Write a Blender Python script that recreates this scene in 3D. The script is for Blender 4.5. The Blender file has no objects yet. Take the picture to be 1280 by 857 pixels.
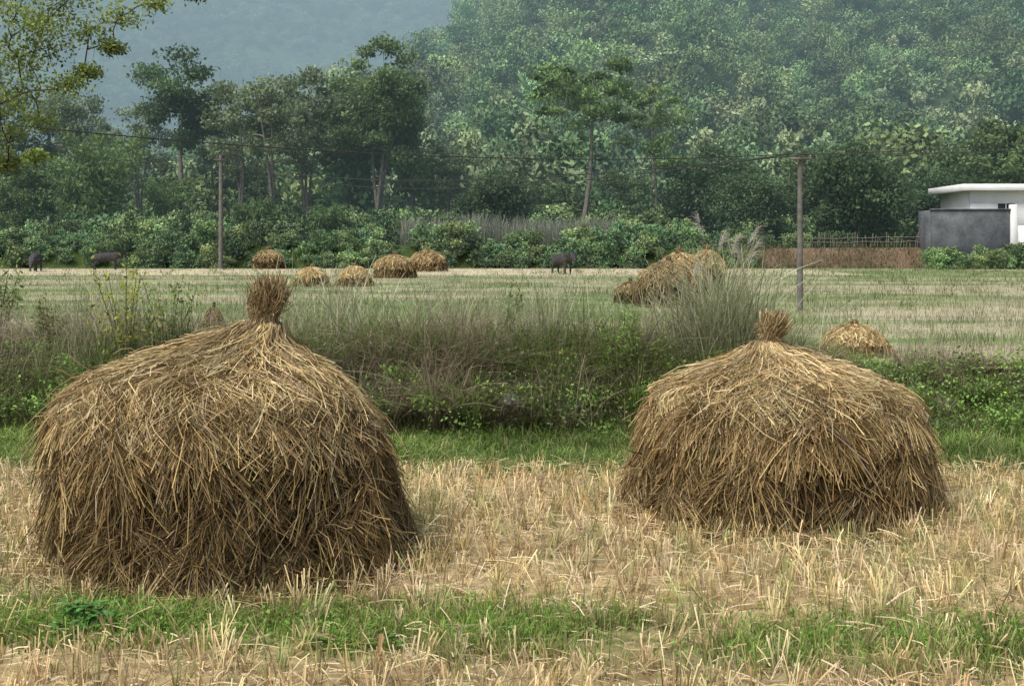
import bpy, math
import numpy as np
from mathutils import Vector
R = np.random.default_rng(7)
scene = bpy.context.scene
scene.view_settings.view_transform = 'Standard'
scene.view_settings.look = 'None'
scene.view_settings.exposure = 0

# ------------------------------------------------------------ helpers
def vnoise(x, y, seed=0):
    x = np.asarray(x, float); y = np.asarray(y, float)
    xi = np.floor(x); yi = np.floor(y); fx = x-xi; fy = y-yi
    fx = fx*fx*(3-2*fx); fy = fy*fy*(3-2*fy)
    def h(a, b):
        v = np.sin(a*127.1+b*311.7+seed*74.7)*43758.5453
        return v-np.floor(v)
    return (h(xi, yi)*(1-fx)+h(xi+1, yi)*fx)*(1-fy)+(h(xi, yi+1)*(1-fx)+h(xi+1, yi+1)*fx)*fy
def fbm(x, y, seed=0, o=4):
    s = 0; a = .5; t = 0
    for i in range(o):
        s = s+a*vnoise(np.asarray(x)*2**i, np.asarray(y)*2**i, seed+i); t += a; a *= .5
    return s/t
def sstep(a, b, x):
    t = np.clip((np.asarray(x, float)-a)/(b-a), 0, 1); return t*t*(3-2*t)
def norm(v): return v/np.maximum(np.linalg.norm(v, axis=-1, keepdims=True), 1e-9)

class Acc:
    def __init__(s): s.V = []; s.F = []; s.C = []; s.M = []; s.n = 0
    def add(s, V, F, C, m=0):
        V = np.asarray(V, float).reshape(-1, 3); F = np.asarray(F, int).reshape(-1, 4)
        C = np.broadcast_to(np.asarray(C, float), (len(V), 3))
        s.V.append(V); s.F.append(F+s.n); s.C.append(C); s.M.append(np.full(len(F), m)); s.n += len(V)
    def mesh(s, name, mats, smooth=False):
        V = np.concatenate(s.V); F = np.concatenate(s.F); C = np.concatenate(s.C); M = np.concatenate(s.M)
        me = bpy.data.meshes.new(name)
        me.vertices.add(len(V)); me.vertices.foreach_set('co', V.astype(np.float32).ravel())
        me.loops.add(len(F)*4); me.loops.foreach_set('vertex_index', F.astype(np.int32).ravel())
        me.polygons.add(len(F)); me.polygons.foreach_set('loop_start', (np.arange(len(F))*4).astype(np.int32))
        for m in mats: me.materials.append(m)
        me.polygons.foreach_set('material_index', M.astype(np.int32))
        if smooth: me.polygons.foreach_set('use_smooth', np.ones(len(F), bool))
        me.update(calc_edges=True)
        a = me.color_attributes.new('Col', 'FLOAT_COLOR', 'POINT')
        a.data.foreach_set('color', np.concatenate([np.clip(C, 0, 1), np.ones((len(C), 1))], 1).astype(np.float32).ravel())
        return me
    def obj(s, name, mats, parent=None, smooth=False):
        return link(name, s.mesh(name, mats, smooth), parent)
def link(name, data, parent=None, loc=(0, 0, 0)):
    o = bpy.data.objects.new(name, data); scene.collection.objects.link(o); o.location = loc
    if parent: o.parent = parent
    return o
def ribbons(acc, P, W, C, S=None, m=0):
    N, K, _ = P.shape
    if S is None:
        d = norm(P[:, -1]-P[:, 0]); S = norm(np.cross(d, R.normal(size=(N, 3))))
    S = S.reshape(N, 1, 3)
    W = np.broadcast_to(W, (N, K))[:, :, None]
    V = np.stack([P-S*W/2, P+S*W/2], 2)
    C = np.asarray(C, float)
    if C.ndim == 2: C = C[:, None, :]
    C = np.broadcast_to(C, (N, K, 3)); C = np.repeat(C[:, :, None, :], 2, 2).reshape(-1, 3)
    b = (np.arange(N)*K*2)[:, None]+(np.arange(K-1)*2)[None, :]
    F = np.stack([b, b+1, b+3, b+2], -1)
    acc.add(V, F, C, m)
def diamonds(acc, P, size, C, m=0, asp=.5, droop=0):
    N = len(P); a = R.normal(size=(N, 3)); a[:, 2] -= droop; a = norm(a)
    b = norm(np.cross(a, R.normal(size=(N, 3)))); s = np.broadcast_to(size, (N,))[:, None]
    V = np.stack([P-a*s, P-b*s*asp, P+a*s, P+b*s*asp], 1)
    F = np.arange(N*4).reshape(N, 4); acc.add(V, F, np.repeat(C, 4, 0) if np.ndim(C) == 2 else C, m)
def tube(acc, P, Rr, C, m=0, n=6):
    P = np.asarray(P, float); K = len(P); Rr = np.broadcast_to(Rr, (K,))
    T = norm(np.gradient(P, axis=0)); up = np.where(abs(T[:, 2:3]) > .9, [[1., 0, 0]], [[0, 0, 1.]])
    A = norm(np.cross(T, up)); B = np.cross(T, A)
    th = np.arange(n)*2*math.pi/n
    V = P[:, None]+Rr[:, None, None]*(A[:, None]*np.cos(th)[None, :, None]+B[:, None]*np.sin(th)[None, :, None])
    k = np.arange(K-1)[:, None]*n; j = np.arange(n)[None]; j2 = (j+1) % n
    acc.add(V, np.stack([k+j, k+j2, k+n+j2, k+n+j], -1), C, m)
def box(acc, a, b, C=(.5, .5, .5), m=0):
    (x0, y0, z0), (x1, y1, z1) = a, b
    V = [(x0,y0,z0),(x1,y0,z0),(x1,y1,z0),(x0,y1,z0),(x0,y0,z1),(x1,y0,z1),(x1,y1,z1),(x0,y1,z1)]
    acc.add(V, [(3,2,1,0),(4,5,6,7),(0,1,5,4),(1,2,6,5),(2,3,7,6),(3,0,4,7)], C, m)
def pal(cols, n, w=None, jit=.2):
    cols = np.asarray(cols, float); i = R.choice(len(cols), n, p=w)
    return cols[i]*(1+R.normal(size=(n, 1))*jit).clip(.35, 1.8)*(1+R.normal(size=(n, 3))*.04)

# ------------------------------------------------------------ materials
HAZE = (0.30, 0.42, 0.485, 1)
def vmat(name, rough=.8, transl=0., objrand=0., noise=None, spec=.2, bump=0, haze=True, flat=None):
    m = bpy.data.materials.new(name); m.use_nodes = True; nt = m.node_tree; N = nt.nodes; L = nt.links; N.clear()
    out = N.new('ShaderNodeOutputMaterial'); p = N.new('ShaderNodeBsdfPrincipled')
    p.inputs['Roughness'].default_value = rough; p.inputs['Specular IOR Level'].default_value = spec
    if flat is not None:
        c = N.new('ShaderNodeRGB'); c.outputs[0].default_value = (*flat, 1); col = c.outputs[0]
    else:
        c = N.new('ShaderNodeAttribute'); c.attribute_name = 'Col'; col = c.outputs['Color']
    def mul(col, fac):
        x = N.new('ShaderNodeVectorMath'); x.operation = 'SCALE'
        L.new(col, x.inputs[0]); L.new(fac, x.inputs['Scale']); return x.outputs[0]
    if objrand:
        oi = N.new('ShaderNodeObjectInfo'); mr = N.new('ShaderNodeMapRange')
        mr.inputs[3].default_value = 1-objrand; mr.inputs[4].default_value = 1+objrand
        L.new(oi.outputs['Random'], mr.inputs[0]); col = mul(col, mr.outputs[0])
        m2 = N.new('ShaderNodeMath'); m2.operation = 'MULTIPLY'; m2.inputs[1].default_value = 7.31
        fr = N.new('ShaderNodeMath'); fr.operation = 'FRACT'; L.new(oi.outputs['Random'], m2.inputs[0]); L.new(m2.outputs[0], fr.inputs[0])
        hs = N.new('ShaderNodeHueSaturation'); mh = N.new('ShaderNodeMapRange'); mh.inputs[3].default_value = .47; mh.inputs[4].default_value = .53
        L.new(fr.outputs[0], mh.inputs[0]); L.new(mh.outputs[0], hs.inputs['Hue']); L.new(col, hs.inputs['Color']); col = hs.outputs[0]
    if noise:
        g = N.new('ShaderNodeNewGeometry')
        for sc, lo, hi in noise:
            t = N.new('ShaderNodeTexNoise'); t.inputs['Scale'].default_value = sc; t.inputs['Detail'].default_value = 6
            L.new(g.outputs['Position'], t.inputs['Vector']); mr = N.new('ShaderNodeMapRange')
            mr.inputs[1].default_value = .3; mr.inputs[2].default_value = .7; mr.inputs[3].default_value = lo; mr.inputs[4].default_value = hi
            L.new(t.outputs['Fac'], mr.inputs[0]); col = mul(col, mr.outputs[0])
        if bump:
            b = N.new('ShaderNodeBump'); b.inputs['Strength'].default_value = bump; b.inputs['Distance'].default_value = .05
            L.new(t.outputs['Fac'], b.inputs['Height']); L.new(b.outputs[0], p.inputs['Normal'])
    L.new(col, p.inputs['Base Color']); sh = p.outputs[0]
    if transl:
        tr = N.new('ShaderNodeBsdfTranslucent'); L.new(col, tr.inputs['Color']); mx = N.new('ShaderNodeMixShader')
        mx.inputs[0].default_value = transl; L.new(sh, mx.inputs[1]); L.new(tr.outputs[0], mx.inputs[2]); sh = mx.outputs[0]
    if haze:   # distance haze painted in as bluish emission, growing with world Y
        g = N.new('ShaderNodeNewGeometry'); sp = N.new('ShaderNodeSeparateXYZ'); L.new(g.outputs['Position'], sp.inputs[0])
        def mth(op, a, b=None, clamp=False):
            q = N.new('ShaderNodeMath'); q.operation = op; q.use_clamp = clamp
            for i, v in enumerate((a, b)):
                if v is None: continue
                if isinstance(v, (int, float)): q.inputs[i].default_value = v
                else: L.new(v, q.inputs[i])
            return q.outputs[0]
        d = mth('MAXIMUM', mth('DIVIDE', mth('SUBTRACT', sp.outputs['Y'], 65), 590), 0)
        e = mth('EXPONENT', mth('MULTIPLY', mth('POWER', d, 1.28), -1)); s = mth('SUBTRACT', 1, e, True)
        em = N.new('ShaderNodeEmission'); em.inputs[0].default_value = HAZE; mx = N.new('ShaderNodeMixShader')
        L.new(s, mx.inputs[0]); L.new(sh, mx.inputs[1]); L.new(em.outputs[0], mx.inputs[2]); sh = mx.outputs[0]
    L.new(sh, out.inputs[0]); return m
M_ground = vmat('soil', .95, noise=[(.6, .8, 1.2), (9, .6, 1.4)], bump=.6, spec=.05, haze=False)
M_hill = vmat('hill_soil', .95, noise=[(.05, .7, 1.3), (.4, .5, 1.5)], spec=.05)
M_straw = vmat('straw', .55, .1, haze=False, spec=.2)
M_strawcore = vmat('straw_core', .9, haze=False, noise=[(6, .4, 1.6), (40, .5, 1.5)], bump=1)
M_grass = vmat('grass_blades', .6, .35, haze=False)
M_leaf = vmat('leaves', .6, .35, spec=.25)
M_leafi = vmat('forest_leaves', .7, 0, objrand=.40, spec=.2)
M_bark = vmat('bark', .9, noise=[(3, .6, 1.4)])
M_white = vmat('white_paint', .7, flat=(.78, .79, .78), noise=[(.7, .85, 1.05)], haze=False)
M_conc = vmat('dark_concrete', .9, flat=(.115, .125, .135), noise=[(.8, .6, 1.4), (6, .8, 1.2)], haze=False)
M_dark = vmat('dark_glass', .2, flat=(.03, .035, .04), haze=False)
M_pole = vmat('weathered_concrete_pole', .85, flat=(.15, .14, .125), noise=[(5, .7, 1.3)], haze=False)
M_buff = vmat('buffalo_hide', .7, flat=(.045, .042, .042), noise=[(6, .7, 1.4)], haze=False)
M_rock = vmat('rock', .9, flat=(.12, .12, .11), noise=[(9, .5, 1.6)], bump=1, haze=False)

# ------------------------------------------------------------ terrain
def gz(x, y):
    e = 14.0+.5*(vnoise(x*.35, x*0, 3)-.5)
    z = .55*sstep(e, e+1.6, y)
    z = z+sstep(15, 17, y)*(1-sstep(90, 96, y))*.05*(fbm(x*.1, y*.1, 5)-.5)
    z = z+(1.5+.5*vnoise(x*.06, 0*x, 8))*sstep(97.5, 99.3, y)+sstep(100, 160, y)*.9
    return z+.035*(fbm(x*1.3, y*1.3, 2)-.5)*(y < 15)
def strip(x, y):
    s = np.clip(1-np.abs(y-6.74+.18*np.sin(x*.7)-.3*fbm(x*.8, y*.5, 91)+.1)/.6, 0, 1)
    return s*(1-.45*sstep(.2, 1.2, x)*(1-sstep(.45, .6, fbm(x*.9, y, 92))))
def gcol(x, y):
    x = np.asarray(x, float); y = np.asarray(y, float)
    n = fbm(x*.9, y*.9, 11)[..., None]; nb = fbm(x*.04, y*.30, 21)[..., None]; ns = fbm(x*.35, y*.8, 31)[..., None]
    def c(*a): return np.array(a)
    stub = c(.33, .26, .14)*(.7+.6*n)
    green = c(.085, .13, .035)*(.6+.8*n)
    f = sstep(11.3, 12.1, y+1.2*(n[..., 0]-.5))[..., None]
    fs = strip(x, y)[..., None]*.7
    stub = stub*(1-fs)+c(.15, .17, .06)*fs
    col = stub*(1-f)+green*f
    f = sstep(13.9, 14.3, y)[..., None]*(1-sstep(16, 17, y))[..., None]; col = col*(1-f)+c(.07, .075, .035)*f
    g2 = c(.175, .225, .095)*(.65+.7*ns); t2 = c(.38, .34, .23)*(.8+.4*n)
    k = .8*sstep(.47, .60, nb[..., 0]*.6+ns[..., 0]*.4)
    k = np.maximum(k, sstep(71, 74, y)*(1-sstep(93, 95, y))*(x < 22))
    k = np.maximum(k, .9*sstep(27, 28, y)*(1-sstep(33, 34, y))*sstep(6, 9, x+3*(n[..., 0]-.5)))
    k = np.maximum(k, .8*sstep(44, 46, y)*(1-sstep(52, 54, y))*sstep(8, 14, x+5*(n[..., 0]-.5)))
    k = np.maximum(k, .95*sstep(17.2, 17.6, y)*(1-sstep(20, 20.8, y))*sstep(5, 6, x+2*(n[..., 0]-.5)))
    k = k[..., None]; f = sstep(16, 17, y)[..., None]
    pale = (sstep(71, 74, y)*(1-sstep(93, 95, y))*(x < 22))[..., None]
    col = col*(1-f)+(g2*(1-k)+t2*(1+.25*pale)*k)*f
    f = sstep(96.5, 97.3, y)[..., None]
    br = sstep(19, 21, x)[..., None]*(1-sstep(99.5, 100, y))[..., None]
    col = col*(1-f)+(c(.05, .075, .025)*(1-br)+c(.13, .095, .062)*(.5+1.0*n)*br)*f
    return col
def grid(name, xs, ys, zf, cf, mat):
    X, Y = np.meshgrid(xs, ys); Z = zf(X, Y); C = cf(X, Y)
    a = Acc(); ny, nx = X.shape; i = (np.arange(ny-1)[:, None]*nx+np.arange(nx-1)[None])
    a.add(np.stack([X, Y, Z], -1), np.stack([i, i+1, i+nx+1, i+nx], -1), C.reshape(-1, 3))
    return a.obj(name, [mat], smooth=True)
t = np.linspace(-1, 1, 261); xs = 14*t+900*np.sign(t)*np.abs(t)**6
ys = np.concatenate([np.linspace(-60, 3, 12)[:-1], np.arange(3, 22, .12), np.geomspace(22, 96.5, 110), np.linspace(96.8, 101, 18), np.geomspace(102, 2500, 50)])
grid('ground', xs, ys, gz, gcol, M_ground)
def hz(x, y):
    s = np.clip(y-150, 0, 270)*.43*sstep(-80, 26, x+10*(fbm(x*.01, y*.02, 3)-.5))
    return 1.0+s+(26*(fbm(x*.016, y*.016, 40)-.5)+6*(fbm(x*.07, y*.07, 41)-.5))*sstep(150, 220, y)
def hcol(x, y):
    n = fbm(x*.06, y*.06, 50)[..., None]; return np.array([.055, .085, .038])*(.5+n)
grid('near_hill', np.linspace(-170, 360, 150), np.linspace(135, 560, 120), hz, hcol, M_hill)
def fz(x, y):
    return -2+np.clip(y-560, 0, 480)*.62*(.8+.45*fbm(x*.003, y*.002+3, 60))+44*(fbm(x*.012, y*.012, 61)-.5)*sstep(560, 700, y)
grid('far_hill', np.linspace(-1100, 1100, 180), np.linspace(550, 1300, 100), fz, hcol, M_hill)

# ------------------------------------------------------------ haystacks
def haystack(name, cy, prof, top, n_body, n_cap, wid, ysc=.85, tuftr=.15, base_z=0., seed=0, tone=1., brim=.62):
    prof = np.array(prof, float); z = prof[:, 0]; xl = prof[:, 1]; xr = prof[:, 2]; zt = z[-1]
    sc = (xr[1]-xl[1])/2.6; shr = .10*sc; fine = n_body > 10000
    G = np.array([1, .95, .82])*tone
    def surf(th, zz):
        sh = shr*np.clip((zt-zz)/zt*4, 0, 1)
        l = np.interp(zz, z, xl)+sh; r = np.interp(zz, z, xr)-sh; c = (l+r)/2; h = (r-l)/2
        k = 1+.05*np.cos(2*th+seed)*(np.sin(th)**2)+.13*(fbm(th*2.2+seed, zz*4/sc, 70+seed)-.5)
        w = brim+.05*np.sin(3*th+seed)+.04*np.sin(5*th)
        k = k*(1-.09*sstep(0, .05, w-zz/zt)*np.clip(zz/zt/w, 0, 1)**1.3*(zz/zt < w))
        return np.stack([c+h*k*np.cos(th), cy+h*ysc*k*np.sin(th), zz+base_z], -1), h
    root = link(name, None)
    a = Acc(); nt_ = 64; nz = 34
    TH, ZZ = np.meshgrid(np.arange(nt_+1)*2*math.pi/nt_, np.linspace(0, zt, nz)); S, _ = surf(TH, ZZ)
    cen = S.mean(1, keepdims=True); S = cen+(S-cen)*.90; S[0, :, 2] -= .1
    i = np.arange(nz-1)[:, None]*(nt_+1)+np.arange(nt_)[None]
    a.add(S, np.stack([i, i+1, i+nt_+2, i+nt_+1], -1), np.array([.055, .037, .018])*tone); a.obj('core', [M_strawcore], root, True)  # weathered brown core, coloured dark so the gaps between straws look shaded
    def frame(th, zz):
        p, h = surf(th, zz); e = .02
        t = norm(surf(th+e, zz)[0]-p); u = norm(surf(th, np.minimum(zz+.03*sc, zt))[0]-surf(th, zz-.03*sc)[0]); n = norm(np.cross(t, u))
        return p, t, u, n
    a = Acc()
    N = n_body; th = R.uniform(0, 2*math.pi, N); zz = R.uniform(.0, 1, N)**.9*zt*.78
    cl3 = fbm(th*4+seed, zz*5/sc, 37+seed); kp = R.random(N) < .25+sstep(.34, .58, cl3); th = th[kp]; zz = zz[kp]; cl3 = cl3[kp]; N = len(th)
    p, t, u, n = frame(th, zz)
    cl = vnoise(th*5+seed, zz*7/sc, 33+seed); cl2 = vnoise(th*9+seed, zz*11/sc, 35+seed)
    L = R.uniform(.10, .46, N)*sc; wild = (R.normal(size=N)*.75+2.8*(cl-.5)+1.6*(cl2-.5))[:, None]
    down = np.stack([0*th, 0*th, 0*th-1], -1)
    flare = (.22*np.clip(1-zz/zt*3.2, 0, 1))[:, None]
    d = norm((-u*.5+down*.5)*R.uniform(.4, 1.0, (N, 1))+n*(R.uniform(-.05, .26, (N, 1))+flare*R.random((N, 1)))+t*wild)
    strayd = (R.random(N) < .09)[:, None]; d = np.where(strayd, norm(d+n*.55+R.normal(size=(N, 3))*.6), d)
    L = np.where(strayd[:, 0], L*.6, L)
    droop = R.uniform(.05, .5, N)[:, None]; st = p+n*((cl3-.56)*.32*sc-.02*sc+R.normal(size=N)*.018*sc)[:, None]
    curv = (np.abs((d*t).sum(1))**2)[:, None]*.32/sc
    P = np.stack([st+d*(L*s)[:, None]-n*curv*((L*s)**2)[:, None]-np.array([0, 0, 1])*droop*(L*s*s)[:, None] for s in (0, .35, .7, 1)], 1)
    P[:, 2:] += R.normal(size=(N, 2, 3))*.013*sc
    P[:, :, 2] = np.maximum(P[:, :, 2], base_z+.01+.03*R.random((N, 1)))
    C = pal([(.33, .24, .115), (.235, .165, .078), (.125, .088, .042), (.47, .365, .19), (.30, .26, .19)], N, [.30, .32, .20, .11, .07], .28)*G
    C = C*(.15+1.35*cl3)[:, None]*(.78+.25*(zz/zt))[:, None]  # sunken straws coloured darker, painting in the shade of the hollows
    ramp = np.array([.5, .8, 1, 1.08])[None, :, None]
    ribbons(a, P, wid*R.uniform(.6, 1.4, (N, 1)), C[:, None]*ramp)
    N = n_cap; th = R.uniform(0, 2*math.pi, N); z0 = zt*(1-.30*R.random(N)**1.1)
    Ls = R.uniform(.22, .58, N)*sc; K = 5; pts = []; dth = R.normal(size=N)*.32
    off = R.uniform(-.015, .025, N)*sc
    for k in range(K):
        s = k/(K-1)
        if k == 0: zc = z0.copy(); thc = th.copy()
        else:
            for _ in range(3):
                pa, _h = surf(thc, zc); pb, _h = surf(thc, zc-.02*sc)
                ln = np.linalg.norm(pb-pa, axis=1); zc = np.maximum(zc-.02*sc*np.minimum(Ls/(K-1)/3/np.maximum(ln, 1e-4), 5), .4*zt); thc = thc+dth/12
        pp, tt, uu, nn = frame(thc, zc); pts.append(pp+nn*(off+.01*sc+.045*sc*s*s*R.random(N))[:, None])
    P = np.stack(pts, 1); P += R.normal(size=(N, 1, 3))*.01*sc; P[:, 2:] += R.normal(size=(N, 1, 3))*.022*sc
    C = pal([(.55, .445, .26), (.66, .55, .35), (.40, .31, .165), (.24, .175, .09), (.42, .38, .29)], N, [.34, .22, .23, .14, .07], .2)*G
    C *= (.45+1.0*fbm(th*6, z0*3/sc, 39+seed))[:, None]
    ribbons(a, P, wid*R.uniform(.7, 1.6, (N, 1)), C)
    N = int(n_cap*.6); th = R.uniform(0, 2*math.pi, N); zz = zt*(brim+.05*np.sin(3*th+seed)+.04*np.sin(5*th)+R.uniform(-.02, .16, N)); p, t, u, n = frame(th, zz)
    L = R.uniform(.10, .34, N)*sc; d = norm(-u*.6+down[0]*.4+n*R.uniform(.0, .30, (N, 1))+t*(R.normal(size=N)*.5+1.6*(vnoise(th*5, th*0, 5)-.5))[:, None])
    P = np.stack([p-n*.01*sc+d*(L*s)[:, None]-np.array([0, 0, .35])*(L*s*s)[:, None] for s in (0, .35, .7, 1)], 1)
    C = pal([(.48, .375, .205), (.32, .24, .12), (.60, .49, .29)], N, None, .24)*G
    ribbons(a, P, wid*R.uniform(.7, 1.4, (N, 1)), C)
    # tied topknot, ragged
    N = max(n_cap//8, 150); ax = (xl[-1]+xr[-1])/2; th = R.uniform(0, 2*math.pi, N); q = np.sqrt(R.random(N)); hgt = (top-zt)
    o = np.stack([np.cos(th), np.sin(th), 0*th], -1)*q[:, None]; c0 = np.array([ax, cy, base_z])
    rn = tuftr*.60; fl = R.uniform(.5, 1.4, N)[:, None]; end = zt+hgt*(.35+.75*R.random(N)); bow = R.normal(size=(N, 3))*[.035, .035, 0]*sc
    lean = np.array([.06*math.sin(seed*2.), 0, 0])*sc; P = []
    for k, (f, r) in enumerate([(-.7, tuftr*2.0), (.08, rn*1.12), (.4, rn*.95), (.7, rn*1.05), (1., rn*1.1)]):
        zk = zt+f*hgt if k < 2 else zt+f*(end-zt); rr_ = o*r*(fl if k > 2 else 1)
        P.append(c0+rr_+np.stack([0*th, 0*th, zk+0*th], -1)+bow*max(f, 0)**2+lean*max(f, 0)+(R.normal(size=(N, 3))*.014*sc if k > 2 else 0))
    P = np.stack(P, 1); bend = (R.random(N) < .14); P[bend, 4] = P[bend, 3]+norm(o[bend]+[0, 0, -.3])*R.uniform(.03, .08, (bend.sum(), 1))*sc
    C = pal([(.34, .255, .13), (.21, .15, .075), (.48, .38, .21)], N, None, .3)*tone
    ribbons(a, P, wid*R.uniform(.8, 1.4, (N, 1)), C)
    for q_ in range(5):
        tt = np.linspace(0, 2*math.pi, 20); rr = rn*1.02+.003*(q_ % 2)
        PP = np.stack([ax+rr*np.cos(tt), cy+rr*np.sin(tt), base_z+zt+hgt*.2+(.006*q_+.012*np.sin(tt+q_))*sc], -1)
        ribbons(a, PP[None], wid*1.2, np.array([[.22, .15, .07]]), np.array([[0, 0, 1.]]))
    N = n_body//9; th = R.uniform(0, 2*math.pi, N); p, _ = surf(th, np.zeros(N)+.01); cc = np.array([(xl[0]+xr[0])/2, cy, 0])
    dr = norm((p-cc)*[1, 1, 0]); st = p+dr*(R.exponential(.05, N)*sc)[:, None]; st[:, 2] = base_z+R.uniform(.01, .07, N)*sc
    d = norm(R.normal(size=(N, 3))*[1, 1, .15]+dr*.2); L = R.uniform(.08, .26, N)*sc
    P = np.stack([st+d*(L*s)[:, None] for s in (0, .5, 1)], 1); P[:, :, 2] = np.maximum(P[:, :, 2], base_z+.01)
    ribbons(a, P, wid, pal([(.42, .31, .15), (.55, .43, .24), (.25, .17, .08)], N)*tone)
    a.obj('straw', [M_straw], root)
    return root
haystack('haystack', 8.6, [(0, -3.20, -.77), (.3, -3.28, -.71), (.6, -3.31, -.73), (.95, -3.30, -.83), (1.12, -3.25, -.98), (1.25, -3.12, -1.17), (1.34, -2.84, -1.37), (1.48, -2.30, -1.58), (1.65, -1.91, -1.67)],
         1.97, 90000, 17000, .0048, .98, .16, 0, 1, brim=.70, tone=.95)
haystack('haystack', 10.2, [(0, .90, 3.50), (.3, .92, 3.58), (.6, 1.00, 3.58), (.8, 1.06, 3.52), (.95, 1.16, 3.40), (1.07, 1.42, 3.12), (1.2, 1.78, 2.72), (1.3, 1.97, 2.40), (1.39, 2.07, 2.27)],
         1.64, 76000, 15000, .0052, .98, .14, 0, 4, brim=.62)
def small_stack(px, D, w, h, bz, n=2600, tone=.85, seed=0, tuft=.14, cone=False):
    cx = px; q = w/2
    f = (.95, .9, .72, .56, .36, .1) if cone else (.95, 1, .94, .79, .5, .13)
    pr = [(h*zf, cx-q*k, cx+q*k) for zf, k in zip((0, .25, .5, .65, .78, .88), f)]
    haystack('haystack', D, pr, h, n, n//2, max(.009, D*.00035), .9, tuft*w/2.6, bz, seed, tone=tone)
def X(px, D): return (px-640)/1500*D
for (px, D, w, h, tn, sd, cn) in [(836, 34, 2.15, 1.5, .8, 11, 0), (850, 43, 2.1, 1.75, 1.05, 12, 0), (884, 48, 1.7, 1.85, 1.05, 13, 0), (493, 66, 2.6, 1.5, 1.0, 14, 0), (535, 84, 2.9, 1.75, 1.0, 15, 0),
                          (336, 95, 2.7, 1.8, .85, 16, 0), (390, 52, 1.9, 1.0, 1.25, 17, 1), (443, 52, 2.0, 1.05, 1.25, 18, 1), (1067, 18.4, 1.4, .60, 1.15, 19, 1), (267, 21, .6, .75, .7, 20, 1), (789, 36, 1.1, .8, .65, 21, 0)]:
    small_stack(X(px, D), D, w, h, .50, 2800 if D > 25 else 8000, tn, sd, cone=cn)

# ------------------------------------------------------------ stubble field
a = Acc()
gx, gy = np.meshgrid(np.arange(-10, 10, .17), np.arange(4.6, 13.0, .19)); gx = gx.ravel(); gy = gy.ravel()
gx = gx+R.normal(size=gx.shape)*.035; gy = gy+R.normal(size=gy.shape)*.035+.12*np.sin(gx*.5)
keep = (gy < 11.75+.5*(fbm(gx, gy*0, 4)-.5)) & (R.random(gx.shape) > .05) & (R.random(gx.shape) > 1.1*strip(gx, gy))
gx = gx[keep]; gy = gy[keep]; ns_ = 16; N = len(gx)*ns_
cx = np.repeat(gx, ns_); cy = np.repeat(gy, ns_); hh = np.repeat(R.uniform(.10, .22, len(gx))*(.75+.5*fbm(gx*.8, gy*.8, 93)), ns_)*R.uniform(.5, 1.2, N)
lean = np.repeat(R.normal(size=(len(gx), 2))*.16, ns_, 0); off = R.normal(size=(N, 2))*.024
b = np.stack([cx+off[:, 0], cy+off[:, 1], gz(cx, cy)-.01], -1)
d = np.concatenate([off*5+lean+R.normal(size=(N, 2))*.18, np.ones((N, 1))], 1)
P = np.stack([b, b+d*hh[:, None]*.5, b+d*hh[:, None]+R.normal(size=(N, 3))*.012], 1)
cc = np.repeat(pal([(.62, .49, .26), (.50, .38, .19), (.72, .59, .35), (.36, .36, .15)], len(gx), [.33, .24, .28, .15], .16), ns_, 0)*R.uniform(.7, 1.3, (N, 1))
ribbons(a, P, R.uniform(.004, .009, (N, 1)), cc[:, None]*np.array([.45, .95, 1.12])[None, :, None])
N = 40000; x = R.uniform(-9, 9, N); y = R.uniform(4.6, 12.2, N); k = R.random(N) > .8*strip(x, y); x = x[k]; y = y[k]; N = len(x)
L = R.uniform(.05, .24, N); d = norm(R.normal(size=(N, 3))*[1, .8, .28]); s0 = np.stack([x, y, gz(x, y)+R.uniform(.005, .08, N)], -1)
P = np.stack([s0, s0+d*(L/2)[:, None]+[0, 0, .01], s0+d*L[:, None]], 1); P[:, :, 2] = np.maximum(P[:, :, 2], gz(P[:, :, 0], P[:, :, 1])+.004)
ribbons(a, P, R.uniform(.003, .007, (N, 1)), pal([(.62, .50, .30), (.48, .37, .20), (.74, .62, .41), (.30, .21, .1)], N, [.4, .3, .2, .1]))
a.obj('rice_stubble', [M_straw])

def blades(acc, x, y, h, w, C, bend=.5, K=4, zoff=0, lat=None, dark=.6):
    N = len(x); b = np.stack([x, y, gz(x, y)-.01+zoff], -1); th = R.uniform(0, 2*math.pi, N)
    if lat is None: lat = np.stack([np.cos(th), np.sin(th), 0*th], -1)
    B = (bend*R.uniform(.2, 1.3, N))[:, None]
    P = []; s_ = np.linspace(0, 1, K)
    for s in s_: P.append(b+lat*B*(h*s**1.8)[:, None]+np.array([0, 0, 1])*((h*s)[:, None]*(1-.34*B*s*s)))
    P = np.stack(P, 1); side = norm(np.cross(lat, [0, 0, 1.])+R.normal(size=(N, 3))*.3)
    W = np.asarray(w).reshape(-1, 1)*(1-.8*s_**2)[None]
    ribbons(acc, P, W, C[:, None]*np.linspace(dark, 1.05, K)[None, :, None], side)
a = Acc()
N = 150000; x = R.uniform(-8, 8, N); y = R.uniform(5.6, 7.9, N); n = fbm(x*1.4, y*2, 77); k = R.random(N) < (strip(x, y)**.7)*sstep(.32, .52, n+.12*sstep(.3, -.5, x))*.95; x = x[k]; y = y[k]
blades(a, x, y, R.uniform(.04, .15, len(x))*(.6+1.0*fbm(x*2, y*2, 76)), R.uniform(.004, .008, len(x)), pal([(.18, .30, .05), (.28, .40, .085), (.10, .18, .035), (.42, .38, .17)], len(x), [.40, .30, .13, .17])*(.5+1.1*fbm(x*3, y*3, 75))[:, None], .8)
N = 36000; x = R.uniform(-8, 8, N); y = R.uniform(5, 12.6, N); k = R.random(N) < sstep(.40, .66, fbm(x*.8, y*.8, 78)); x = x[k]; y = y[k]
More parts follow.
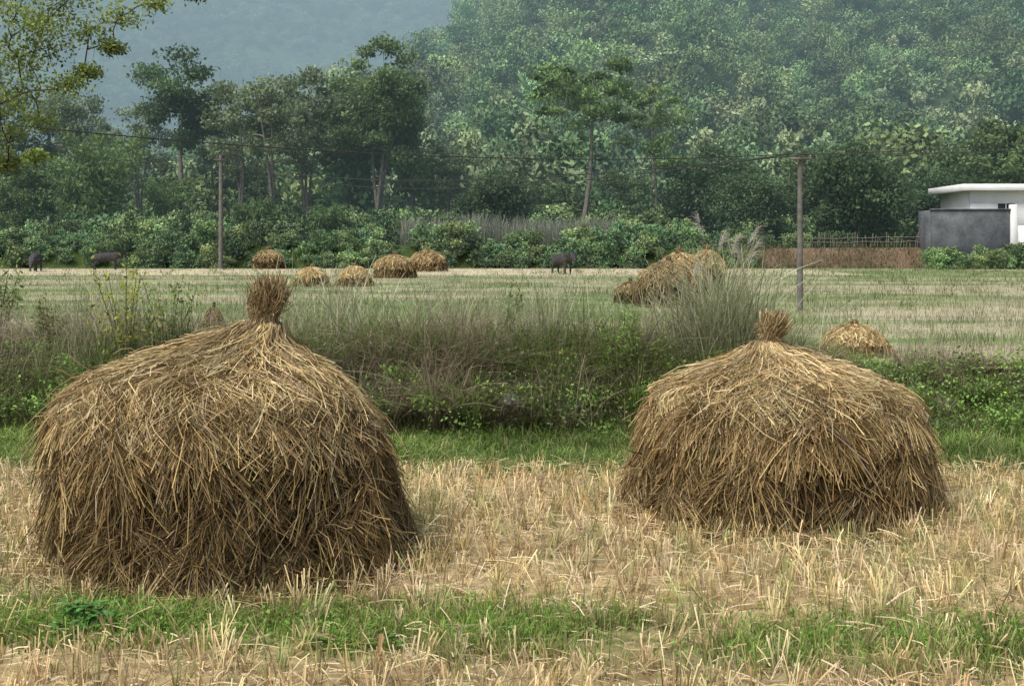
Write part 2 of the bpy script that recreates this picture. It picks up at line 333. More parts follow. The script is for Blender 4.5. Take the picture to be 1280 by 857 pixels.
blades(a, x, y, R.uniform(.08, .26, len(x)), R.uniform(.003, .007, len(x)), pal([(.20, .29, .07), (.30, .37, .11), (.4, .4, .17)], len(x)), .5)
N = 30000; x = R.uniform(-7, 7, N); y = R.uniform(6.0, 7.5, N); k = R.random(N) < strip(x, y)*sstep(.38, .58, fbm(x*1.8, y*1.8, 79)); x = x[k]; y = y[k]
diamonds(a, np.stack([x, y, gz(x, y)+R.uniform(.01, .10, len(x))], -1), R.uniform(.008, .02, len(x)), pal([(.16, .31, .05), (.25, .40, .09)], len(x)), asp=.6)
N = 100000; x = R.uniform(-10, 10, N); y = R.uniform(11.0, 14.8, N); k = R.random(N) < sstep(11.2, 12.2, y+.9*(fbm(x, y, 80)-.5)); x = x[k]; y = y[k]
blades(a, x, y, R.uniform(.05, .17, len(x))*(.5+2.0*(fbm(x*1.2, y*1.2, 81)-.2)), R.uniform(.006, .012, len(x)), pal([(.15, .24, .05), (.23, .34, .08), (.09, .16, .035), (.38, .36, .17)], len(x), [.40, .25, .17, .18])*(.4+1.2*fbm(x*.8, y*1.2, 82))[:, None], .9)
a.obj('grass', [M_grass])

def weed(name, x0, y0, n, ht, lf, cols, spread):
    a = Acc(); z0 = float(gz(np.array(x0), np.array(y0)))
    for i in range(n):
        th = R.uniform(0, 6.28); r = R.uniform(.2, 1)*spread; top = np.array([x0+r*math.cos(th), y0+r*math.sin(th), z0+ht*R.uniform(.5, 1)])
        b = np.array([x0+.2*r*math.cos(th), y0+.2*r*math.sin(th), z0]); mid = (b+top)/2+[0, 0, ht*.12]
        tube(a, [b, mid, top], [.004, .003, .002], (.12, .17, .05), n=4)
        for q in range(5):
            f = .4+.6*q/4; c = b*(1-f)+top*f; t2 = R.uniform(0, 6.28); d = np.array([math.cos(t2), math.sin(t2), R.uniform(-.3, .4)]); s = norm(np.cross(d, [0, 0, 1.]))
            L = lf*R.uniform(.6, 1.2); P = np.stack([c, c+d*L*.3, c+d*L*.7-[0, 0, L*.08], c+d*L-[0, 0, L*.25]])
            ribbons(a, P[None], np.array([[.01, L*.5, L*.4, .002]]), pal(cols, 1), s[None])
    return a.obj(name, [M_grass])
weed('broadleaf_weed', X(112, 7.0), 6.9, 32, .18, .08, [(.09, .22, .055), (.12, .28, .065)], .24)
weed('broadleaf_weed', X(175, 7.0), 6.95, 14, .12, .06, [(.14, .28, .05)], .25)
weed('broadleaf_weed', X(450, 6.6), 6.6, 20, .11, .05, [(.14, .26, .05)], .35)

# ------------------------------------------------------------ bank with tall grass
a = Acc()
def bh(x):
    return .32+.64*(1-sstep(2.8, 4.6, x))+.62*(fbm(x*.9, x*0, 83)-.5)
N = 24000; x = R.uniform(-11, 11, N); y = R.uniform(14.0, 16.4, N); N = len(x); cl = fbm(x*1.6, y*1.6, 84)
C1 = pal([(.17, .23, .07), (.25, .30, .11), (.11, .16, .05)], N, None); C2 = pal([(.42, .37, .25), (.32, .25, .17), (.24, .185, .14)], N)
mixd = (R.random(N) < np.clip(.52+2.4*(fbm(x*.7, y*.9, 86)-.5), .06, .9))[:, None]
blades(a, x, y, bh(x)*R.uniform(.35, .95, N)*(.5+1.0*cl), R.uniform(.005, .012, N), np.where(mixd, C2, C1), .8, 5, dark=.5)
for i in range(700):
    x0 = R.uniform(-11, 11); y0 = 14.0+2.3*R.random()**.9; n = R.integers(50, 130)
    dry = R.random() < np.clip(.56+2.8*(float(fbm(np.array(x0*.7), np.array(y0*.9), 86))-.5)-.25*(y0 < 14.8), .08, .9)
    base = np.array([(.50, .43, .28), (.36, .285, .195), (.56, .49, .34), (.29, .22, .17)][R.integers(4)] if dry else [(.21, .29, .08), (.30, .37, .13), (.15, .22, .06), (.24, .35, .08)][R.integers(4)])
    hh = float(bh(np.array(x0)))*R.uniform(.4, 1.3)*(.7 if y0 < 14.7 else 1.)
    th = R.uniform(0, 6.28, n); r = .08*np.sqrt(R.random(n)); lat = np.stack([np.cos(th), np.sin(th)*.8-.2, 0*th], -1)
    blades(a, x0+r*np.cos(th), y0+r*np.sin(th), hh*R.uniform(.5, 1.1, n), R.uniform(.006, .014, n), base*R.uniform(.6, 1.35, (n, 1))*R.uniform(.7, 1.2), R.uniform(.7, 1.3), 6, lat=lat, dark=.38)
N = 7500; x = R.uniform(-11, 11, N); y = R.uniform(14.6, 16.6, N); k = R.random(N) < sstep(.38, .62, fbm(x*.7, y, 87)); x = x[k]; y = y[k]; N = len(x)
blades(a, x, y, bh(x)*R.uniform(.9, 1.5, N), np.full(N, .006), pal([(.48, .42, .31), (.38, .31, .23), (.32, .24, .18)], N), .35, 4)
a.obj('tall_grass', [M_grass])
a = Acc(); 
for i in range(430):
    x0 = R.uniform(-9.5, 9.5); y0 = R.uniform(13.8, 15.6); g = R.random() < .5 or (.9 < x0 < 3); n = R.integers(50, 190); r = R.uniform(.10, .36)
    p = norm(R.normal(size=(n, 3)))*(R.random((n, 1))**.6)*[r*1.5, r, r*.8]+R.normal(size=(n, 3))*.05+[x0, y0, float(gz(np.array(x0), np.array(y0)))+R.uniform(.05, .55)*(1 if x0 < 3.5 else .55)]
    c = (.21, .34, .08) if g else (.14, .20, .07)
    diamonds(a, p, R.uniform(.014, .032, n), pal([c, tuple(np.array(c)*1.4)], n)*R.uniform(.6, 1.3), asp=.5)
a.obj('creeping_plants', [M_leaf])
def reeds(name, x0, y0, n, h, spread, plumes):
    a = Acc(); x = x0+R.normal(size=n)*spread; y = y0+R.normal(size=n)*spread*.6
    blades(a, x, y, h*R.uniform(.4, 1.05, n), R.uniform(.010, .02, n), pal([(.32, .38, .18), (.43, .46, .28), (.54, .50, .36)], n), .55, 8)
    for i in range(plumes):
        bx = x0+R.normal()*spread*.7; by = y0+R.normal()*.2; hh = h*R.uniform(.95, 1.15); z0 = float(gz(np.array(bx), np.array(by))); l = R.normal()*.16; sg = 1 if l > 0 else -1
        s = np.linspace(0, 1, 9); st = np.stack([bx+l*s**2+sg*.10*np.clip(s-.8, 0, 1)**2*25*.5, by+0*s, z0+hh*(s-.05*s**6)], -1); tube(a, st, .005*(1.2-s), (.35, .3, .2), n=4)
        m = 80; q = R.uniform(.84, 1, m)*8; b = np.stack([np.interp(q, np.arange(9), st[:, j]) for j in range(3)], -1)
        th = R.uniform(0, 6.28, m); L = R.uniform(.04, .13, m)
        e1 = b+np.stack([np.cos(th)*L*.35+sg*L*.2, np.sin(th)*L*.35, L*.55], -1); e2 = e1+np.stack([np.cos(th)*L*.25+sg*L*.4, np.sin(th)*L*.2, -L*.05], -1)
        ribbons(a, np.stack([b, e1, e2], 1), np.array([[.002, .003, .0015]]), pal([(.66, .60, .54), (.54, .47, .43)], m))
    return a.obj(name, [M_grass])
reeds('reed_clump', X(905, 15.0), 15.0, 820, 1.95, .24, 6)
reeds('reed_clump', X(845, 15.2), 15.2, 300, 1.45, .28, 1)
reeds('reed_clump', X(955, 15.0), 15.0, 260, 1.3, .28, 0)
reeds('reed_clump', X(690, 15.4), 15.4, 200, 1.45, .3, 0)
reeds('reed_clump', X(145, 15.3), 15.3, 300, 1.5, .3, 0)
reeds('reed_clump', X(410, 15.6), 15.6, 300, 1.7, .5, 0)
reeds('reed_clump', X(540, 15.6), 15.6, 150, 1.35, .4, 0)
def sapling(name, x0, y0, h, n, cols, ls=.05):
    a = Acc(); z0 = float(gz(np.array(x0), np.array(y0))); 
    for i in range(n):
        th = R.uniform(0, 6.28); l = R.uniform(.1, .45)*h*.6; t = np.array([x0+l*math.cos(th), y0+l*math.sin(th)*.6, z0+h*R.uniform(.6, 1.)])
        b = np.array([x0, y0, z0]); m = (b+t)/2+[-.1*l*math.cos(th), 0, .05]; tube(a, [b, m, t], [.009, .006, .003], (.16, .13, .08), n=4)
        k = 44; s = R.uniform(.35, 1, k)[:, None]; p = (b*(1-s)**2+2*m*s*(1-s)+t*s*s)+R.normal(size=(k, 3))*.05; diamonds(a, p, R.uniform(.6, 1.2, k)*ls, pal(cols, k), asp=.4)
    return a.obj(name, [M_leaf])
sapling('sapling', X(165, 15.2), 15.0, 1.85, 9, [(.40, .42, .06), (.30, .35, .06)], .042)
sapling('sapling', X(215, 15.5), 15.3, 1.4, 8, [(.18, .29, .06), (.24, .32, .08)], .04)
sapling('sapling', X(630, 15.8), 15.8, 1.35, 4, [(.16, .29, .06), (.22, .34, .08)], .04)
sapling('sapling', X(775, 15), 14.8, 1.1, 10, [(.19, .32, .07), (.25, .38, .09)], .035)
sapling('sapling', X(60, 15.8), 15.8, 1.1, 9, [(.15, .2, .06), (.22, .24, .08)], .04)
sapling('sapling', X(-5, 17), 17, 1.7, 14, [(.16, .24, .07), (.22, .3, .09)], .045)
a = Acc(); u = np.linspace(0, math.pi, 18); v = np.linspace(0, 2*math.pi, 31); U, Vv = np.meshgrid(u, v, indexing='ij')
rr = 1+.8*(fbm(U*1.8+5, np.minimum(Vv, 6.2832-Vv)*1.6, 5)-.5); S = np.stack([.13*rr*np.sin(U)*np.cos(Vv), .11*rr*np.sin(U)*np.sin(Vv), .09*rr*np.cos(U)], -1)+[X(637, 14.1), 14.15, .38]
i = np.arange(17)[:, None]*31+np.arange(30)[None]; a.add(S, np.stack([i, i+31, i+32, i+1], -1), .3); a.obj('stone', [M_rock], smooth=False)

# ------------------------------------------------------------ meadow beyond
a = Acc(); N = 120000; D = np.exp(R.uniform(math.log(16.3), math.log(97), N)); x = R.uniform(-.62, .62, N)*D
k = R.random(N) < .25+fbm(x*.4, D*.8, 88); x = x[k]; D = D[k]; N = len(x); c = gcol(x, D)*R.uniform(.75, 1.5, (N, 1))
tan = c[:, 0] > c[:, 1]; h = np.where(tan, .10, .13)*R.uniform(.6, 1.5, N)*(1+.6*sstep(.5, .7, fbm(x*.25, D*.25, 89)))
blades(a, x, D, h, .0065*(D/16)**.9, c*np.where(tan, 1.1, 1.2)[:, None], .6, 3)
N = 2600; D = R.uniform(17, 90, N); x = R.uniform(-.6, .6, N)*D; k = fbm(x*.2, D*.2, 90) > .48; x = x[k]; D = D[k]
for q in range(9):
    blades(a, x+R.normal(size=len(x))*.15, D+R.normal(size=len(x))*.15, R.uniform(.15, .40, len(x)), .007*(D/16)**.8, pal([(.14, .20, .065), (.24, .27, .11)], len(x)), .6, 3)
N = 9000; x = R.uniform(18, 60, N); y = R.uniform(96.8, 99.8, N); k = R.random(N) < sstep(.40, .58, fbm(x*.5, y*.7, 70))+.15; x = x[k]; y = y[k]
blades(a, x, y, R.uniform(.15, .6, len(x)), .035, pal([(.10, .16, .05), (.22, .20, .12), (.14, .12, .08)], len(x)), .6, 3)
a.obj('meadow_grass', [M_grass])

# ------------------------------------------------------------ trees
def tree_mesh(name, H, cr, cb, ncl, nl, ls, cols, seed, clr=.3, tr=.25, targets=None, mats=None, flat=.65, forks=1, trunk=True, bark=(.17, .15, .125), topw=1., scat=.22, rmin=.015):
    a = Acc(); rr = np.random.default_rng(seed)
    if targets is None:
        tg = []
        for i in range(ncl):
            v = norm(rr.normal(size=3))*rr.random()**.42; zc = (cb+1)/2*H; zz = zc+v[2]*(1-cb)/2*H*.92
            wv = 1+(topw-1)*((zz/H-cb)/(1-cb)); tg.append([v[0]*cr*.85*wv, v[1]*cr*.85*wv, zz, clr*cr*rr.uniform(.55, 1.35)])
    else: tg = targets
    if trunk:
        nodes = []; nr = []
        for f in range(forks):
            dx = rr.normal(size=2)*(.07*H if forks > 1 else .02*H); hs = np.linspace(0, 1, 12); topf = .82
            T = np.stack([dx[0]*hs**1.3+.012*H*np.sin(hs*6+seed+f), dx[1]*hs**1.3+.012*H*np.cos(hs*5+seed), hs*H*topf], -1)
            rad = tr*(1.15-1.0*hs)/(forks**.4)+.015; tube(a, T, rad, bark, 1, 7)
            for q in range(12):
                if hs[q] > (.2 if targets is not None else max(cb*.75, .15)): nodes.append(T[q]); nr.append(rad[q])
        order = sorted(range(len(tg)), key=lambda i: math.hypot(tg[i][0], tg[i][1])+.3*tg[i][2])
        for gi in order:
            p = np.array(tg[gi][:3]); r = tg[gi][3]; Nn = np.array(nodes); v = p-Nn; dist = np.linalg.norm(v, axis=1)
            cost = dist+np.maximum(0, Nn[:, 2]-p[2]+.1*dist)*2.5; j = int(np.argmin(cost)); b = Nn[j]; dd = dist[j]
            m = b*.5+p*.5+np.array([0, 0, .08*dd])+rr.normal(size=3)*.05*dd; m1 = b*.75+p*.25+[0, 0, .05*dd]+rr.normal(size=3)*.03*dd; m2 = m*.5+p*.5+rr.normal(size=3)*.03*dd
            rb = max(min(nr[j]*.8, tr*.12+.02*dd*tr*4+.01), rmin); pts = [b, m1, m, m2, p]; rs = [rb, rb*.88, rb*.75, rb*.6, rb*.4]
            tube(a, pts, rs, bark, 1, 5)
            for q in (1, 2, 3, 4): nodes.append(pts[q]); nr.append(rs[q])
            for q in range(6):
                e = p+norm(rr.normal(size=3))*r*rr.uniform(.7, 1.2); sp_ = m2 if q % 2 else p; tube(a, [sp_, (sp_+e)/2+rr.normal(size=3)*.1*r, e], [rb*.4, rb*.28, rb*.12], bark, 1, 4)
    for g in tg:
        p = np.array(g[:3]); r = g[3]
        n = int(nl*rr.uniform(.6, 1.3)); v = norm(rr.normal(size=(n, 3)))*rr.random((n, 1))**.5
        P = p+v*[r, r, r*flat]+rr.normal(size=(n, 3))*r*scat*[1, 1, .6]
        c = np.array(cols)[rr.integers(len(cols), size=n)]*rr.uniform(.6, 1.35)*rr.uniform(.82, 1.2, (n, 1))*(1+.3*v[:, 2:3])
        diamonds(a, P, ls*rr.uniform(.6, 1.3, n), c, 0, .55, .3)
    return a.mesh(name, mats or [M_leaf, M_bark])
def bamboo_mesh(name, H, rad, stems, nl, ls, cols, seed, mats=None):
    a = Acc(); rr = np.random.default_rng(seed)
    for i in range(stems):
        th = rr.uniform(0, 6.28); b = np.array([math.cos(th), math.sin(th), 0])*rad*.22*rr.random(); h = H*rr.uniform(.65, 1); o = rad*rr.uniform(.2, 1.)
        s = np.linspace(0, 1, 9)[:, None]; d = np.array([math.cos(th), math.sin(th), 0])
        P = b+d*o*s**2.4+np.array([0, 0, 1])*h*(s-.16*s**4); tube(a, P, .05*(1.1-s[:, 0]), (.12, .15, .06), 1, 4)
        u = rr.uniform(.25, 1.0, nl); idx = u*8; L = np.stack([np.interp(idx, np.arange(9), P[:, j]) for j in range(3)], -1)
        L = L+rr.normal(size=(nl, 3))*[.09*rad, .09*rad, .05*rad]*(1.35-u)[:, None]*2; L[:, 2] -= rr.random(nl)*.1*rad
        c = np.array(cols)[rr.integers(len(cols), size=nl)]*rr.uniform(.7, 1.25)*rr.uniform(.85, 1.15, (nl, 1)); diamonds(a, L, ls*rr.uniform(.6, 1.3, nl), c, 0, .35, .8)
    return a.mesh(name, mats or [M_leaf, M_bark])
G_dark = [(.085, .145, .064), (.115, .18, .078)]
G_mid = [(.14, .215, .082), (.175, .25, .10), (.11, .17, .072)]
G_grey = [(.17, .225, .11), (.21, .265, .14)]
G_lite = [(.19, .28, .10), (.225, .32, .125)]
def put(name, me, px, D, rot=0, sc=1, z=None):
    x = X(px, D); o = link(name, me, loc=(x, D, (float(gz(np.array(x), np.array(float(D)))) if z is None else z)-.15)); o.rotation_euler[2] = rot; o.scale = (sc,)*3; return o
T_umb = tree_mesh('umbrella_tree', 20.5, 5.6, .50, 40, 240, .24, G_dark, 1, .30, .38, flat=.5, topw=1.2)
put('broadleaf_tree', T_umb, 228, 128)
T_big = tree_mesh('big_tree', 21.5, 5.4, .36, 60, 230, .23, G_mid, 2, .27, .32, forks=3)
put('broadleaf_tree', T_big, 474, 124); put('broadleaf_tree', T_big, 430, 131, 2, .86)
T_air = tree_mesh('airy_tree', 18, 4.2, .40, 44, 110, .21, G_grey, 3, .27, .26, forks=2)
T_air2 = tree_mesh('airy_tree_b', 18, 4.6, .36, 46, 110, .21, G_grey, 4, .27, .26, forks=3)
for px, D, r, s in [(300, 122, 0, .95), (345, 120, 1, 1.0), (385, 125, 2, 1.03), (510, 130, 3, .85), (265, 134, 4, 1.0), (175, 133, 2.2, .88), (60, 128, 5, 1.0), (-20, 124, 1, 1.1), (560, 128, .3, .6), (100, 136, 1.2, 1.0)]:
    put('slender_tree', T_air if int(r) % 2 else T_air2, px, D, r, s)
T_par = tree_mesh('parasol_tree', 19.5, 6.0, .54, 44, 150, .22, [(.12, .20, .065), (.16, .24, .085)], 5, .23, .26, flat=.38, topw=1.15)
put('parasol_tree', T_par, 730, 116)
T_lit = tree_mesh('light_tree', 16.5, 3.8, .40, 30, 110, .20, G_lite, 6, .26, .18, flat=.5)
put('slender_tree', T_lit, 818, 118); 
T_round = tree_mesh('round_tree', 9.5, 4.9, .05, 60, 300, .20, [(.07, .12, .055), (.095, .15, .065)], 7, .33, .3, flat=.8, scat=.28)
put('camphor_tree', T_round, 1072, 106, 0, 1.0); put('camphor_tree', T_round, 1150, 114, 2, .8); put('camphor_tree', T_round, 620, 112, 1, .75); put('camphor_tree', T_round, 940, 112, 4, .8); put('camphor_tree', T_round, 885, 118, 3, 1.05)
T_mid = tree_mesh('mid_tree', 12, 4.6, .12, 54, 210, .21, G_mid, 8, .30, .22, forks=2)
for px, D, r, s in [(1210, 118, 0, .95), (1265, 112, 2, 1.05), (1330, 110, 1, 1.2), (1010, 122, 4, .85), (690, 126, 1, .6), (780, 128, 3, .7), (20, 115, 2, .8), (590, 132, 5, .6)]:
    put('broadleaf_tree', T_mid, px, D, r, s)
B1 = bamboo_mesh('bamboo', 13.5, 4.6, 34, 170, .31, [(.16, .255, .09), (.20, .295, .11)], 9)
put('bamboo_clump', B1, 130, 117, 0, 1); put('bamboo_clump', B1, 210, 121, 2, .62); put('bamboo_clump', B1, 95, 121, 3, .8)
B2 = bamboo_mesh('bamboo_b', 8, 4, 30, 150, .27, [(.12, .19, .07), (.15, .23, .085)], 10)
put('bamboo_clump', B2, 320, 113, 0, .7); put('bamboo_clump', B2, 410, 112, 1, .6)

tg = []
for (px, py, D, r) in [(20, 20, 19, .5), (60, 60, 19.5, .45), (110, 40, 19, .4), (150, 20, 19, .35), (195, 5, 19, .28), (240, -8, 19, .22), (30, 110, 19.5, .45), (85, 105, 19, .3), (140, 60, 19, .2), (15, 165, 19, .35), (50, 150, 20, .3), (10, 205, 19.5, .25), (45, 195, 19, .18),
                    (-40, 60, 20, .8), (-60, 140, 20, .8), (-50, 0, 20, .9), (40, -60, 20, .9), (120, -60, 20, .8), (-120, -60, 20, 1), (-200, 40, 20, 1), (-180, 150, 21, .9), (60, 20, 20.5, .5), (-10, 80, 21, .6), (100, -10, 20, .45), (-150, 0, 18, .9), (-20, 190, 20, .45), (10, 60, 19, .45), (80, 0, 19, .4), (110, 90, 19.4, .22), (0, 130, 19, .4), (35, 80, 20, .4), (5, 0, 20, .5), (50, 35, 19, .35)]:
    tg.append([X(px, D)+11.6, D-20, 2.2-.5+(310-py)/1500*D, r])
Tn = tree_mesh('near_tree', 9.5, 1, .3, 0, 360, .036, [(.26, .31, .08), (.19, .25, .065), (.12, .17, .05)], 12, targets=tg, tr=.17, flat=.5, bark=(.06, .052, .045), scat=.3, rmin=.014)
link('overhanging_tree', Tn, loc=(-11.6, 20, .5))

bm = [tree_mesh('shrub_a', 2, 1.2, -.1, 12, 140, .11, G_mid, 20, .5, .05, mats=[M_leafi, M_bark], trunk=False), tree_mesh('shrub_b', 2, 1.3, -.1, 12, 140, .11, G_dark, 21, .5, .05, mats=[M_leafi, M_bark], trunk=False),
      tree_mesh('shrub_c', 2, 1.1, -.1, 12, 120, .10, G_lite, 22, .5, .05, mats=[M_leafi, M_bark], trunk=False), bamboo_mesh('shrub_d', 2.4, 1.5, 18, 70, .14, G_mid, 23, mats=[M_leafi, M_bark])]
root = link('shrub_thicket', None)
def inst(me, x, y, z, s, root, nm='shrub', sz=1.):
    o = link(nm, me, root, (x, y, z)); o.scale = (s*R.uniform(.85, 1.15), s*R.uniform(.85, 1.15), s*sz*R.uniform(.85, 1.2)); o.rotation_euler[2] = R.uniform(0, 6.28)
for i in range(360):
    D = R.uniform(100, 126); px = R.uniform(-150, 1450)
    if px > 1120 and D < 112: continue
    if 505 < px < 770 and D < 111: continue
    s = R.uniform(.7, 1.4)+max(0, D-104)*(.045 if px < 560 else .065)
    if px > 900 and D < 106: s = min(s, .8)
    inst(bm[R.choice(4, p=[.32, .38, .10, .2])], X(px, D), D, float(gz(np.array(X(px, D)), np.array(D)))-.2, s, root)
for i in range(170):
    px = R.uniform(-200, 960); D = R.uniform(97, 99.5); s = R.uniform(.5, .95)*(.5+.9*vnoise(px*.012, 0, 4)); inst(bm[R.choice(4, p=[.3, .4, .1, .2])], X(px, D), D, float(gz(np.array(X(px, D)), np.array(D)))-.1, s, root)
for i in range(34):
    px = R.uniform(1165, 1330); D = R.uniform(93.0, 95.2); inst(bm[R.choice([0, 2, 3])], X(px, D), D, .5, R.uniform(.5, .95), root)
a = Acc(); N = 4200; x = X(R.uniform(505, 770, N), 106); y = R.uniform(101, 109, N); blades(a, x, y, R.uniform(1.4, 3.2, N)*(.6+.7*fbm(x*.3, y*.3, 4)), np.full(N, .05), pal([(.28, .30, .22), (.22, .26, .16), (.33, .33, .27)], N), .35, 4); a.obj('dry_scrub', [M_leaf])

# ------------------------------------------------------------ hillside forest
FM = [M_leafi, M_bark]
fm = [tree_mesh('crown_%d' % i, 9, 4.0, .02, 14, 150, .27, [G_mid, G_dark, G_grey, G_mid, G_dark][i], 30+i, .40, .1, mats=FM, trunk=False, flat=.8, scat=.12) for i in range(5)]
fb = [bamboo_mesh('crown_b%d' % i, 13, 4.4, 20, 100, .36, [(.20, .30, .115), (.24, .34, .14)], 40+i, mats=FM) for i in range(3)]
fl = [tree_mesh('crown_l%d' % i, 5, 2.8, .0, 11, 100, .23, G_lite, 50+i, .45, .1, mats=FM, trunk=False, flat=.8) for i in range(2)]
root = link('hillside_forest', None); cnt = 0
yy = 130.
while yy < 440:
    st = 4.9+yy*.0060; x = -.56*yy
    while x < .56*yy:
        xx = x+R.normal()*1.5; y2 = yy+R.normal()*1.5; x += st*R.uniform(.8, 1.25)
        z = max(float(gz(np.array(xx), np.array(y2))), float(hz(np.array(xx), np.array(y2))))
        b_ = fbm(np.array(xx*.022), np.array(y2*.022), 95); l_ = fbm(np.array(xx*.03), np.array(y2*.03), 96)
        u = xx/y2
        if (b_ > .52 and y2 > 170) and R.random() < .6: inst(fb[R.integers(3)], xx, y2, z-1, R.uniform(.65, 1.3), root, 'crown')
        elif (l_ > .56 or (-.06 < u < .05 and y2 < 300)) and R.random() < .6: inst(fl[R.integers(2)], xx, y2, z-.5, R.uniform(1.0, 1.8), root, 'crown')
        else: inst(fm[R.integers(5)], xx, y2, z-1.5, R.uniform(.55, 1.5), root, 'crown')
        cnt += 1
    yy += st*.95
root = link('far_hill_forest', None)
for i in range(2200):
    y = math.sqrt(R.uniform(570**2, 1060**2)); x = y*R.uniform(-.55, .06); inst(fm[R.integers(5)], x, y, float(fz(np.array(x), np.array(y)))-3, R.uniform(.9, 2.5), root, 'crown', .8)
print('forest', cnt)

# ------------------------------------------------------------ poles and wires
def pole(name, px, D, ztop, r, arms):
    x = X(px, D); z0 = float(gz(np.array(x), np.array(float(D)))); a = Acc()
    zs = np.linspace(z0-.2, ztop, 8); tube(a, np.stack([0*zs+x, 0*zs+D, zs], -1), r*np.linspace(1.15, .85, 8), .2, n=12)
    tube(a, [[x, D, ztop-.001], [x, D, ztop+.01]], [r*.85, .001], .2, n=12)
    for az, w in arms:
        box(a, (x-w, D-r-.07, ztop-az-.03), (x+w, D-r, ztop-az+.03))
        for q in (-w*.85, w*.85): tube(a, [[x+q, D-r-.03, ztop-az+.03], [x+q, D-r-.03, ztop-az+.08], [x+q, D-r-.03, ztop-az+.12]], [.02, .03, .015], .4, n=8)
    return a.obj(name, [M_pole])
pole('utility_pole', 1000, 32, 4.62, .075, [(.05, .3)]); pole('utility_pole', 276, 96, 9.6, .17, [(.35, .5)])
a = Acc()
def wire(p, q, sag, r=.011):
    s = np.linspace(0, 1, 40)[:, None]; P = np.array(p)*(1-s)+np.array(q)*s-np.array([0, 0, 1])*sag*4*s*(1-s); tube(a, P, r, .05, n=5)
xp = X(1000, 32)
wire((xp-.25, 31.88, 4.7), (-11.5, 20, 4.6), .45, .012); wire((xp+.25, 31.88, 4.7), (X(276, 96)-.4, 95.8, 9.4), 1.2, .018); wire((xp-.25, 31.88, 4.7), (X(276, 96)+.4, 95.8, 9.4), 1.6, .016)
wire((xp+.25, 31.88, 4.7), (17, 30, 5.3), .15); wire((xp-.25, 31.88, 4.7), (18, 28, 5.0), .2); wire((X(276, 96)-.4, 95.8, 9.4), (-70, 92, 9.6), 1, .018)
a.obj('power_lines', [vmat('wire', .6, flat=(.04, .04, .04), haze=False)])

# ------------------------------------------------------------ house, wall, fence
root = link('white_house', None)
def part(nm, bxs, mat, par=root):
    a = Acc()
    for p, q in bxs: box(a, p, q)
    o = a.obj(nm, [mat], par); b = o.modifiers.new('b', 'BEVEL'); b.width = .02; b.segments = 1; return o
x0 = 38.2
part('walls', [((x0, 100, 2), (x0+12, 100.25, 3.9)), ((x0, 100, 5.9), (x0+12, 100.25, 6.95)), ((x0, 100, 3.9), (x0+2.3, 100.25, 5.9)), ((x0+3.7, 100, 3.9), (x0+12, 100.25, 5.9)), ((x0, 100.25, 2), (x0+.25, 107, 6.95)), ((x0+.25, 106.75, 2), (x0+12, 107, 6.95)), ((x0+11.75, 100.25, 2), (x0+12, 106.75, 6.95))], M_white)
part('roof', [((x0-.9, 99.2, 6.953), (x0+12.8, 107.6, 7.5))], M_white)
part('window', [((x0+2.3, 100.12, 3.9), (x0+3.7, 100.16, 5.9))], M_dark)
part('window_frame', [((x0+2.96, 100.06, 3.9), (x0+3.04, 100.115, 5.9)), ((x0+2.2, 99.93, 3.8), (x0+3.8, 99.997, 3.897)), ((x0+2.3, 100.06, 5.2), (x0+2.955, 100.115, 5.27)), ((x0+3.045, 100.06, 5.2), (x0+3.7, 100.115, 5.27))], M_white)
root2 = link('concrete_wall', None)
part('panel', [((33.8, 96.5, .6), (40.0, 96.8, 5.25)), ((33.8, 96.8, .6), (34.1, 99.8, 5.25))], M_conc, root2)
part('coping', [((33.7, 96.4, 5.253), (40.1, 96.9, 5.36))], M_conc, root2)
part('gate_pillar', [((40.1, 96.4, .6), (40.6, 96.9, 5.7)), ((40.603, 96.5, .6), (46, 96.7, 4.0))], M_white, root2)
a = Acc()
for i in range(40):
    px = 1000+i*4.3+R.normal()*1.6; x = X(px, 99.4); z = float(gz(np.array(x), np.array(99.4))); tube(a, [[x, 99.4, z-.1], [x+R.normal()*.12, 99.4, z+R.uniform(.5, 1.35)]], .03, (.2, .175, .13), n=5)
for zz in (.45, .85): 
    xx = np.linspace(X(998, 99.4), X(1172, 99.4), 12); tube(a, np.stack([xx, 0*xx+99.35, gz(xx, xx*0+99.4)+zz+.06*R.normal(size=12)], -1), .025, (.2, .175, .13), n=5)
a.obj('bamboo_fence', [M_bark])

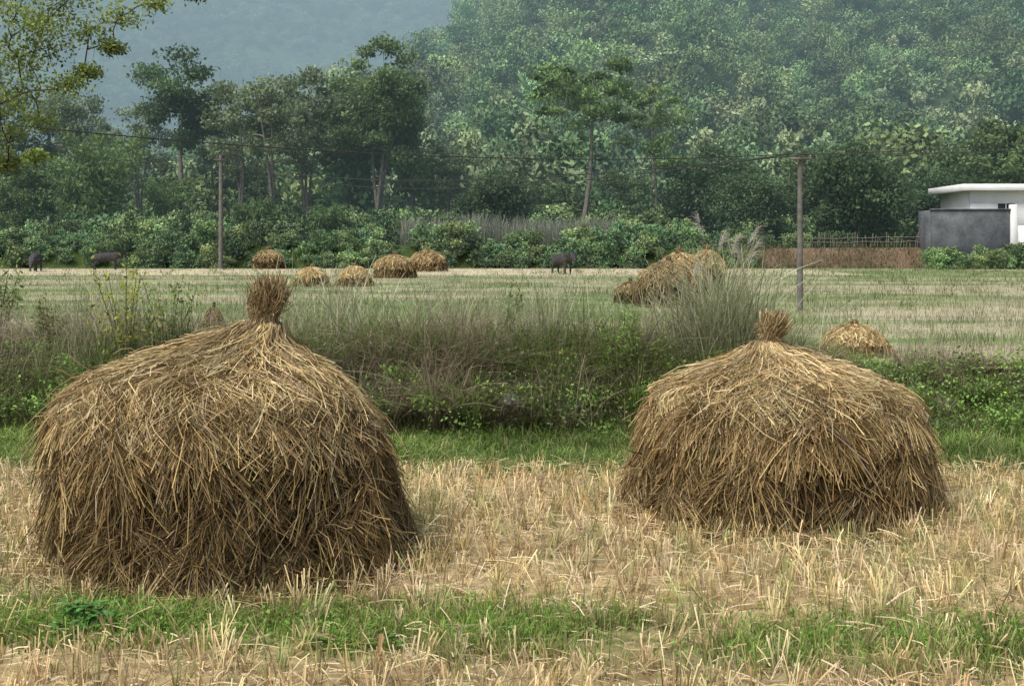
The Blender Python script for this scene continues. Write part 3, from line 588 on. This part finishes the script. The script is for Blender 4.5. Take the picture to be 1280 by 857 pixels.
# ------------------------------------------------------------ water buffalo
def buffalo(px, D, rot, graze):
    hz_ = -.55 if graze else 0
    V = [(-.78,0,1.12),(-.3,0,1.0),(.2,0,.98),(.62,0,1.1),(.95,0,1.12+hz_*.4),(1.22,0,1.1+hz_*.8),(1.45,0,.9+hz_),(1.55,0,.78+hz_)]
    Rd = [(.28,.30),(.36,.38),(.38,.38),(.30,.34),(.2,.22),(.15,.17),(.11,.11),(.09,.08)]
    E = [(i, i+1) for i in range(7)]
    def chain(par, pts, rs):
        p = par
        for q, r in zip(pts, rs): V.append(q); Rd.append((r, r)); E.append((p, len(V)-1)); p = len(V)-1
    for s in (-1, 1):
        chain(0, [(-.72,.2*s,.85),(-.60,.22*s,.66),(-.86,.22*s,.42),(-.82,.22*s,.14),(-.78,.22*s,.03)], [.19,.12,.075,.06,.08])
        chain(3, [(.62,.2*s,.8),(.66,.2*s,.6),(.63,.2*s,.38),(.62,.2*s,.13),(.65,.2*s,.03)], [.16,.1,.08,.06,.08])
        chain(5, [(1.16,.16*s,1.14+hz_*.8),(1.08,.32*s,1.1+hz_*.8)], [.05,.025])
        chain(5, [(1.18,.13*s,1.24+hz_*.8),(1.02,.34*s,1.3+hz_*.8),(.78,.4*s,1.36+hz_*.8),(.6,.3*s,1.42+hz_*.8)], [.05,.045,.035,.012])
    chain(0, [(-1.02,0,1.1),(-1.1,0,.8),(-1.1,0,.5),(-1.11,0,.4)], [.05,.03,.025,.04])
    me = bpy.data.meshes.new('buffalo'); me.from_pydata(V, E, []); me.materials.append(M_buff)
    x = X(px, D); o = link('water_buffalo', me, loc=(x, D, float(gz(np.array(x), np.array(float(D)))))); o.rotation_euler[2] = rot; 
    sk = o.modifiers.new('Skin', 'SKIN'); ly = me.skin_vertices[0] if len(me.skin_vertices) else None
    if ly is None:
        bpy.context.view_layer.objects.active = o; o.select_set(True); bpy.ops.mesh.customdata_skin_add(); ly = me.skin_vertices[0]
    for i, r in enumerate(Rd): ly.data[i].radius = r; ly.data[i].use_root = (i == 0)
    s = o.modifiers.new('Sub', 'SUBSURF'); s.levels = s.render_levels = 2; sk.use_smooth_shade = True
buffalo(703, 76, math.radians(-60), False); buffalo(133, 90, math.radians(15), False); buffalo(44, 84, math.radians(-80), True)

# ------------------------------------------------------------ light, sky, camera
sd = Vector((-.40, -.42, .90)).normalized()
w = bpy.data.worlds.new('World'); scene.world = w; w.use_nodes = True; nt = w.node_tree; bg = nt.nodes['Background']
sky = nt.nodes.new('ShaderNodeTexSky'); sky.sky_type = 'NISHITA'; sky.sun_disc = False; sky.sun_elevation = math.asin(sd.z); sky.sun_rotation = math.atan2(sd.x, sd.y); sky.dust_density = 4; sky.air_density = 1.0
nt.links.new(sky.outputs[0], bg.inputs[0]); bg.inputs[1].default_value = .15
l = bpy.data.lights.new('sun', 'SUN'); l.energy = 3.5; l.angle = math.radians(24); l.color = (1, .97, .90); o = link('sun', l); o.rotation_euler = sd.to_track_quat('Z', 'Y').to_euler(); o.location = (-20, -10, 40)
cam = bpy.data.cameras.new('camera'); cam.sensor_width = 36; cam.lens = 1500/1280*36; cam.shift_y = -.0926; cam.clip_end = 5000
o = link('camera', cam, loc=(0, 0, 2.2)); o.rotation_euler = (math.pi/2, 0, 0); scene.camera = o
